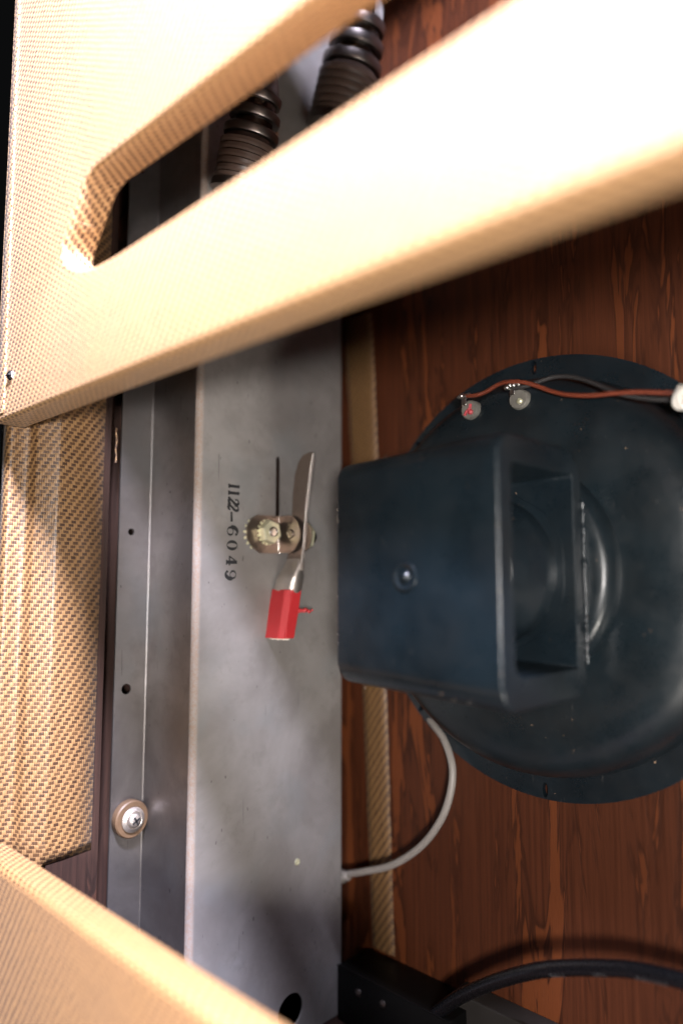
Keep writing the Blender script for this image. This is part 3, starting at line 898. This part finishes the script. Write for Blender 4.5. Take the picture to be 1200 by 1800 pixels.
bm = new(); add_tube(bm, catmull([(16.55, 8.9, 4.11), (16.7, 9.1, 4.13), (16.9, 9.25, 4.12), (16.95, 9.5, 4.11)], 4), .09, 8)
build('paint_dab', bm, 'pinkdab', bpy.data.objects['terminal'])

# ------------------------------------------------------------------ wires and cables
def cable(name, pts, r, mat, label, cat, n=16):
    P = catmull(pts, 10)
    bm = new(); add_tube(bm, P, r, n)
    o = build(name, bm, mat, None, pts[0], label, cat)
    return o, P
red_pts = [(16.62, 10.0, 4.2), (17.42, 9.87, 4.3), (18.1, 9.99, 4.2), (18.83, 10.23, 4.2), (19.6, 10.22, 4.3), (20.46, 10.02, 4.3), (21.22, 9.67, 4.2), (22.02, 9.25, 4.2), (22.99, 8.87, 4.3), (24.18, 8.62, 4.3), (25.32, 8.52, 4.3), (26.41, 8.37, 4.3), (27.44, 8.15, 4.3), (28.4, 7.91, 4.2), (29.81, 7.47, 4.2), (34, 6, 4), (44, 2, 3)]
cable('speaker_wire', red_pts, .12, 'red_braid', 'rust red braided wire soldered to the left speaker terminal', 'wire')
blk_pts = [(19.75, 9.85, 4.2), (20.34, 9.83, 4.15), (20.95, 9.92, 4.05), (21.99, 10.09, 3.85), (23.09, 9.84, 3.85), (24.17, 9.28, 4.0), (25.2, 8.63, 4.15), (26.01, 8.28, 4.05), (27.07, 7.95, 4.05), (28.3, 7.70, 4.0), (29.71, 7.2, 3.95), (34, 5.7, 3.8), (44, 1.7, 2.8)]
cable('speaker_wire', blk_pts, .12, 'black_braid', 'black braided wire arching over the rust red wire on the speaker', 'wire')
lac = thing('cable_lacing', 'white waxed lacing knotted round the red and black speaker wires', 'lacing', (28.3, 7.6, 4.2))
for i in range(5):
    bm = new(); c0 = Vector((28.25 + i * .22, 7.86 - i * .07, 4.2)); rr_ = .50 + .05 * math.sin(i * 2.2)
    P = [c0 + Vector((.12 * math.sin(t * 2 + i), rr_ * math.cos(t) * .95 - .08, rr_ * math.sin(t))) for t in [2 * PI * j / 24 for j in range(25)]]
    add_tube(bm, P, .13, 10, False, Vector((1, 0, 0))); build('lacing_turn', bm, 'white_thread', lac, smooth=70)
grey_pts = [(2.62, -20.88, 2.2), (3.4, -20.5, 1.9), (4.56, -20.02, 1.8), (6.8, -19.14, 2.0), (9.21, -18.09, 2.0), (11.47, -16.41, 2.0), (12.98, -14.52, 2.0), (13.56, -12.82, 1.8), (13.46, -11.42, 1.5), (12.53, -10.14, 1.0), (11.4, -9.5, .5), (10.2, -9.0, -.2)]
cable('grey_cable', grey_pts, .225, 'greycable', 'thin grey cable looping from the chassis to behind the speaker rim', 'cable')
pc = thing('power_cord', 'thick black power cord arching across the lower wood, faintly printed', 'power cord', (9.57, -28.1, 2.0))
cord_pts = [(8.4, -27.7, 1.6), (9.9, -27.4, 2.0), (11.93, -26.03, 2.5), (14.53, -23.6, 3.0), (16.68, -21.94, 3.4), (18.61, -20.65, 3.7), (20.4, -19.6, 4.0), (21.92, -18.96, 4.0), (23.63, -18.36, 4.0), (25.23, -17.91, 4.0), (27.19, -17.63, 4.0), (28.99, -17.56, 4.0), (33, -18, 4), (42, -20, 3)]
CP = catmull(cord_pts, 10)
CR = .37
bm = new(); add_tube(bm, CP, CR, 24); build('cord_jacket', bm, 'blackrubber', pc)
FR = frames(CP)
SL = [0]
for a, b in zip(CP, CP[1:]): SL.append(SL[-1] + (b - a).length)
def on_cord(s):
    for i in range(len(SL) - 1):
        if SL[i] <= s <= SL[i + 1]:
            t = (s - SL[i]) / (SL[i + 1] - SL[i])
            return CP[i].lerp(CP[i + 1], t), FR[i][0].lerp(FR[i + 1][0], t).normalized()
    return CP[-1], FR[-1][0]
def s_at_x(x):
    return min(range(len(CP)), key=lambda i: abs(CP[i].x - x))
camp = Vector((39.4, -.58, 37.67))
def print_on_cord(txt, x_right, size, ang0):
    cu = bpy.data.curves.new('t', 'FONT'); cu.body = txt; cu.size = size; cu.space_character = 1.15
    ob = bpy.data.objects.new('t', cu); COL.objects.link(ob)
    bpy.context.view_layer.update()
    me = ob.to_mesh()
    s0 = SL[s_at_x(x_right)]
    bm = new(); vm = []
    for v in me.vertices:
        p, t = on_cord(s0 - v.co.x)
        c = (Vector((0, 0, 1)) - t * t.z).normalized()      # outwards towards the open back
        d = t.cross(c)                                       # sideways
        if d.y > 0: d = -d
        a = ang0 - v.co.y / CR * -1.0
        vm.append(bm.verts.new(p + (c * math.cos(a) + d * math.sin(a)) * (CR + .012)))
    for f in me.polygons:
        try: bm.faces.new([vm[i] for i in f.vertices])
        except ValueError: pass
    ob.to_mesh_clear(); bpy.data.objects.remove(ob)
    build('printed_word', bm, 'print', pc, smooth=0)
for txt, x in (('TYPE', 21.75), ('CSA', 23.75), ('KWANG', 26.65), ('ONG', 28.6)):
    print_on_cord(txt, x, .34, .34)

# ------------------------------------------------------------------ valves seen through the slot
def valve(base, tilt, label, q=1.0, post=None):
    t = thing('vacuum_tube', label, 'vacuum tube', base, 'valves on the chassis behind the slot')
    ax = Vector(tilt).normalized()
    R = lambda L: [(r * q, h * q) for r, h in L]
    bm = new(); add_lathe(bm, R([(0, -.3), (1.2, -.3), (1.74, -.1), (1.74, .3), (1.5, .34), (0, .34)]), base, ax, 36); build('socket_ring', bm, 'clamp', t)
    bm = new(); prof = [(1.45, .3)]
    for i in range(6): prof += [(1.66, .42 + i * .40), (1.68, .60 + i * .40), (1.56, .70 + i * .40)]
    prof += [(1.35, 2.95), (0, 2.95)]
    add_lathe(bm, R(prof), base, ax, 40); build('tube_base', bm, 'bakelite', t, smooth=30)
    for h, r in ((3.0, 1.62), (4.0, 1.5), (5.0, 1.36)):
        bm = new(); add_lathe(bm, R([(1.0, h), (r - .05, h), (r, h + .1), (r, h + .42), (r - .06, h + .5), (1.0, h + .5)]), base, ax, 36); build('clamp_ring', bm, 'clamp', t, smooth=30)
    bm = new(); add_lathe(bm, R([(1.1, 2.9), (1.15, 3.2), (1.15, 5.6), (1.0, 6.3), (.7, 6.9), (.4, 7.1), (0, 7.2)]), base, ax, 36); build('glass_envelope', bm, 'glass', t)
    bm = new(); add_lathe(bm, R([(.75, 2.92), (.75, 5.6), (.3, 5.7), (0, 5.7)]), base, ax, 16); build('plate_structure', bm, 'amber', t, smooth=30)
    bm = new(); add_lathe(bm, [(0, 0), (.55, 0), (.55, .9), (.42, 1.1), (.42, 1.6), (.3, 1.75), (0, 1.8)], (CX + .002, post[1], post[2]), 'x', 20); build('clamp_post', bm, 'post', t)
valve((7.05, 22.4, 13.0), (.33, 1, 0), 'ribbed brown vacuum tube nearest the rounded end of the slot', 1.0, (0, 27.4, 10.3))
valve((7.35, 30.1, 5.0), (.33, 1, 0), 'ribbed brown vacuum tube further up the slot, beside the dark corner', 1.25, (0, 36.8, 3.6))

# ------------------------------------------------------------------ black unit in the lower corner
bx = thing('transformer', 'black enamelled box in the dark bottom corner between chassis and cord', 'transformer', (8, -28.1, 2))
bm = new(); add_box(bm, 5.45, 14.2, -28.19, -24.9, .02, 3.1, .06); build('core', bm, 'blackbox', bx, smooth=30)
bm = new(); add_box(bm, 5.44, 14.22, -24.97, -24.87, 3.0, 3.13, .03); build('edge_strip', bm, 'blackbox', bx, smooth=30)
for x, y in ((7.3, -25.9), (9.3, -25.8)):
    bm = new(); add_lathe(bm, [(.24, 0), (.22, .08), (.1, .14), (0, .15)], (x, y, 3.1), 'z', 16); build('screw', bm, 'clamp', bx)
